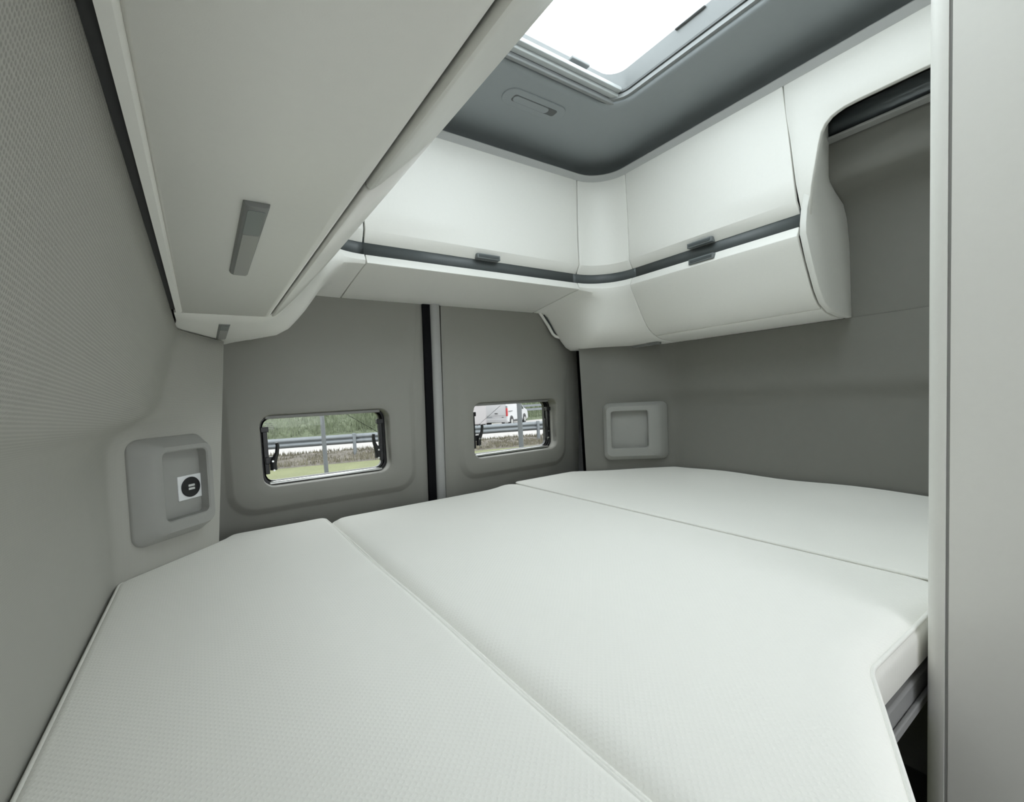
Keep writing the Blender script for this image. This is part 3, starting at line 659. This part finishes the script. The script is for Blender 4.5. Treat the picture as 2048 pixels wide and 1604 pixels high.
# white loop beside the right corner cabinet
hp = [(1.285, 1.625, 0.372), (1.300, 1.618, 0.350), (1.330, 1.612, 0.305), (1.352, 1.610, 0.270), (1.366, 1.608, 0.259), (1.385, 1.605, 0.254), (1.43, 1.600, 0.252)]
gh = thing('grab_loop', (1.36, 1.61, 0.25), 'slim white bent loop peeking out beside the right corner cabinet', 'handle')
obj('bar', *tube(hp, 0.0065, 10), WHITE_EDGE, gh)
V, F = prism([(1.300, 0.372), (1.345, 0.295), (1.362, 0.268), (1.44, 0.262), (1.44, 0.372)], 'Y', 1.612, 1.622); obj('backing', V, F, STRIP, gh)

# ================================================================== OUTSIDE
GZ = -1.85
GRASS = mat('near_mown_grass', (0.111, 0.120, 0.051), 0.9, noise=0.35, nscale=1.5, bump=0.6, bscale=12, bdist=0.05)
DIRT = mat('brown_dry_verge', (0.111, 0.099, 0.084), 0.95, noise=0.55, nscale=5, bump=1.0, bscale=7, bdist=0.15)
ROAD = mat('pale_concrete_road', (0.255, 0.243, 0.236), 0.8, noise=0.06, nscale=3)
BANK = mat('tall_green_bank_grass', (0.087, 0.105, 0.063), 0.95, noise=0.5, nscale=0.9, bump=1.0, bscale=3, bdist=0.4)
def band(name, f0, f1, x0, x1, z, m, label, n=12, ny=1, zf=None):
    rows = []
    for j in range(ny + 1):
        rows.append([(x, lerp(f0(x), f1(x), j / ny), (zf(x, j / ny) if zf else z)) for x in [lerp(x0, x1, k / n) for k in range(n + 1)]])
    V, F = grid(rows); return tag(obj(name, V, F, m, angle=80), label, kind='structure')
gd = lambda x: 15.3 - 0.25 * x; dr = lambda x: 19.5 - 0.335 * x; far = lambda x: 30.4 + 0 * x
V, F = box(-60, 80, -40, 1.9, GZ - 0.3, GZ - 0.02); tag(obj('ground_yard', V, F, ROAD), 'pale paved yard the van stands on', kind='structure')
band('ground_grass', lambda x: 1.8, gd, -40, 45, GZ, GRASS, 'mown green grass strip just outside the rear doors', 20)
random.seed(3)
def bump_z(x, t): return GZ + 0.0 + (0.18 * random.random() * math.sin(PI * t) if 0 < t < 1 else 0)
band('ground_verge', gd, dr, -40, 45, GZ, DIRT, 'rough brown verge in front of the road', 260, 10, bump_z)
band('road', dr, far, -40, 70, GZ + 0.005, ROAD, 'pale road running behind the guard rail', 6, 2, lambda x, t: GZ + 0.005 - 0.35 * t)
band('green_bank', far, lambda x: 48, -60, 90, GZ, BANK, 'green bank rising beyond the road', 60, 10, lambda x, t: GZ - 0.35 + t * 7.5 + (0.3 * random.random() if t > 0 else 0))
# grass blades on bank, verge and near strip: one stuff object each
def blades(name, n, fx0, fx1, y0f, y1f, zf, h, w, m, label):
    V, F = [], []
    for _ in range(n):
        x = random.uniform(fx0, fx1); t = random.random(); y = lerp(y0f(x), y1f(x), t); z = zf(x, t); hh = h * random.uniform(0.5, 1.3); a = random.uniform(0, PI)
        dx, dy = math.cos(a) * w, math.sin(a) * w; lx, ly = random.uniform(-.3, .3) * hh, random.uniform(-.3, .3) * hh; k = len(V)
        V += [(x - dx, y - dy, z), (x + dx, y + dy, z), (x + lx, y + ly, z + hh)]; F.append((k, k + 1, k + 2))
    tag(obj(name, V, F, m), label, 'grass', kind='stuff')
BLADE = mat('bank_grass_blades', (0.105, 0.129, 0.075), 0.9, noise=0.6, nscale=0.7)
DRY = mat('dry_grass_blades', (0.132, 0.120, 0.087), 0.95, noise=0.6, nscale=2)
blades('bank_grass', 22000, -4, 34, lambda x: 30.8, lambda x: 42, lambda x, t: GZ - 0.3 + t * 4.8, 0.7, 0.05, BLADE, 'tall green grass growing on the bank beyond the road')
blades('verge_grass', 9000, 1, 14, gd, dr, lambda x, t: GZ + 0.03, 0.13, 0.02, DRY, 'dry brown stalks on the verge in front of the guard rail')

# guard rail
GALV = mat('galvanised_steel', (0.145, 0.158, 0.172), 0.5, metal=0.35, noise=0.15, nscale=2)
gr = thing('guard_rail', (6, 15.6, GZ), 'grey galvanised guard rail between the verge and the road', 'guard rail')
ga, gb = Vector((-6.0, 19.3)), Vector((24.0, 9.55)); gt = (gb - ga).normalized(); gn = Vector((gt.y, -gt.x))
W = [(0.0, 0.0), (0.02, 0.02), (0.07, 0.06), (0.07, 0.12), (0.01, 0.155), (0.01, 0.175), (0.07, 0.21), (0.07, 0.27), (0.02, 0.31), (0.0, 0.33)]
rows = []
for d, h in W:
    rows.append([(ga.x + gt.x * s - gn.x * -d, ga.y + gt.y * s + gn.y * d, GZ + 0.44 + h) for s in (0, 31.5)])
V, F = grid(rows); obj('beam', V, F, GALV, gr, solid=0.006, soff=0.0, angle=30)
for x in (0.7, 4.25, 7.45, 10.66, 13.9):
    s = (x - ga.x) / gt.x; q = ga + gt * s
    V, F = box(q.x - 0.05, q.x + 0.05, q.y - 0.12, q.y - 0.03, GZ - 0.2, GZ + 0.80); obj('post', V, F, GALV, gr, bevel=0.01)
g2 = thing('guard_rail', (24, 29.5, GZ), 'pale guard rail on the far side of the road, behind the white van', 'guard rail')
V, F = merge(box(16, 34, 30.1, 30.18, GZ + 0.80, GZ + 0.97), box(16, 34, 30.1, 30.18, GZ + 0.47, GZ + 0.65)); obj('beam', V, F, GALV, g2)
for x in (18, 22, 26, 30):
    V, F = box(x, x + 0.1, 30.2, 30.3, GZ - 0.4, GZ + 0.95); obj('post', V, F, GALV, g2)
# poles
POLE = mat('grey_painted_pole', (0.085, 0.092, 0.102), 0.5, noise=0.06)
for (x, y, r, lab) in ((2.59, 12.58, 0.055, 'grey steel pole standing in front of the green bank, seen through the left window'), (8.74, 12.29, 0.082, 'thicker grey steel pole standing in front of the white van')):
    V, F = tube([(x, y, GZ - 0.1), (x - 0.01, y, GZ + 1.2), (x - 0.03, y, GZ + 4.2)], r, 16); p = obj('pole', V, F, POLE, angle=50); tag(p, lab, 'pole', 'poles outside')

# white vans on the road
CARW = mat('white_car_paint', (0.40, 0.40, 0.41), 0.35); TYRE = mat('tyre_rubber', (0.015, 0.015, 0.016), 0.8); RED = mat('red_tail_lamp', (0.38, 0.03, 0.035), 0.3)
DGLASS = mat('dark_car_glass', (0.02, 0.025, 0.03), 0.15); PLATE = mat('number_plate', (0.40, 0.41, 0.42), 0.5); INK = mat('plate_ink', (0.12, 0.13, 0.15), 0.6)
class Fr:
    """local frame: a = along heading, b = to the left of heading"""
    def __init__(s, x, y, head, dz=0.0): s.dz = dz; s.o = Vector((x, y)); s.f = Vector((math.sin(head), math.cos(head))); s.l = Vector((-s.f.y, s.f.x))
    def __call__(s, V): return [((s.o + s.f * a + s.l * b).x, (s.o + s.f * a + s.l * b).y, GZ + s.dz + h) for a, b, h in V]
def small_van(x, y, head, label):
    fr = Fr(x, y, head, -0.31); v = thing('delivery_van', (x, y, GZ - 0.31), label, 'van')
    pf = [(0.02, 0.35), (0.0, 0.62), (0.04, 1.0), (0.14, 1.72), (0.30, 1.84), (2.55, 1.86), (2.95, 1.78), (3.55, 1.20), (4.25, 0.98), (4.42, 0.72), (4.42, 0.38), (4.2, 0.28), (0.2, 0.28)]
    hw = lambda h: 0.90 if h < 1.05 else 0.90 - 0.14 * (h - 1.05) / 0.8
    n = len(pf); V = [(a, -hw(h), h) for a, h in pf] + [(a, hw(h), h) for a, h in pf]
    F = [tuple(range(n)), tuple(reversed(range(n, 2 * n)))] + [(i, i + n, (i + 1) % n + n, (i + 1) % n) for i in range(n)]
    bod = obj('body', fr(V), F, CARW, v, bevel=0.06, seg=3)
    for a in (0.78, 3.55):
        for s in (-1, 1):
            V, F = prism([(a + 0.32 * math.cos(k * PI / 12), 0.32 + 0.32 * math.sin(k * PI / 12)) for k in range(24)], 'Y', s * 0.74, s * 0.925)
            wl_ = obj('wheel', fr(V), F, TYRE, v, bevel=0.02)
            V, F = prism([(a + 0.17 * math.cos(k * PI / 8), 0.32 + 0.17 * math.sin(k * PI / 8)) for k in range(16)], 'Y', s * 0.90, s * 0.935); obj('hub', fr(V), F, SILVER, wl_)
            V, F = prism([(a + 0.39 * math.cos(k * PI / 12), 0.34 + 0.39 * math.sin(k * PI / 12)) for k in range(13)], 'Y', s * 0.80, s * 0.912); obj('wheel_arch', fr(V), F, GAPM, v)
    for s in (-1, 1):
        V, F = merge(box(-0.015, 0.13, min(s * 0.80, s * 0.905), max(s * 0.80, s * 0.905), 0.72, 1.28)); tl = obj('tail_lamp', fr(V), F, RED, v, bevel=0.02)
        V, F = box(0.03, 0.16, min(s * 0.78, s * 0.885), max(s * 0.78, s * 0.885), 1.29, 1.42); obj('lamp_cap', fr(V), F, LATCH, tl)
        V, F = prism([(2.62, 1.08), (3.42, 1.08), (2.90, 1.64), (2.62, 1.66)], 'Y', s * 0.80, s * 0.908); obj('side_window', fr([(a, b * (1 - 0.06 * (h > 1.2)), h) for a, b, h in V]), F, DGLASS, v)
        V, F = box(0.30, 1.05, min(s * 0.89, s * 0.912), max(s * 0.89, s * 0.912), 1.02, 1.06); obj('slide_rail', fr(V), F, GAPM, v)
        V, F = box(1.1, 3.1, min(s * 0.86, s * 0.908), max(s * 0.86, s * 0.908), 0.26, 0.42); obj('sill', fr(V), F, GAPM, v)
    V, F = box(-0.03, 0.25, -0.88, 0.88, 0.30, 0.56); obj('bumper', fr(V), F, CARW, v, bevel=0.03)
    V, F = box(-0.012, 0.03, 0.18, 0.70, 0.62, 0.735); pl = obj('number_plate', fr(V), F, PLATE, v)
    obj('plate_marks', fr(merge(*[box(-0.015, -0.011, 0.22 + 0.06 * k, 0.255 + 0.06 * k, 0.645, 0.71) for k in range(8)])[0]), merge(*[box(0, 1, 0, 1, 0, 1) for k in range(8)])[1], INK, pl)
    V, F = box(-0.01, 0.06, -0.17, 0.03, 0.90, 0.945); obj('handle', fr(V), F, BLACKP, v)
    V, F = box(-0.012, 0.03, -0.62, -0.48, 0.63, 0.665); obj('badge', fr(V), F, BLACKP, v)
    V, F = box(0.0, 0.05, -0.85, 0.85, 0.775, 0.79); obj('door_crease', fr(V), F, SILVER, v)
    return v
small_van(16.55, 26.2, math.radians(55), 'small white delivery van with red tail lamps on the road outside')
tr = thing('box_truck', (12.6, 22.4, GZ), 'large pale van body cut off by the left edge of the right window', 'truck')
fr = Fr(12.55, 22.4, math.radians(30), -0.20)
V, F = box(0, 4.5, -0.85, 0.95, 0.45, 2.9); obj('box', fr(V), F, mat('pale_truck_paint', (0.31, 0.295, 0.30), 0.5), tr, bevel=0.05)
for a in (0.7, 3.7):
    V, F = prism([(a + 0.36 * math.cos(k * PI / 12), 0.36 + 0.36 * math.sin(k * PI / 12)) for k in range(24)], 'Y', -0.80, 0.90); obj('wheel', fr(V), F, TYRE, tr)
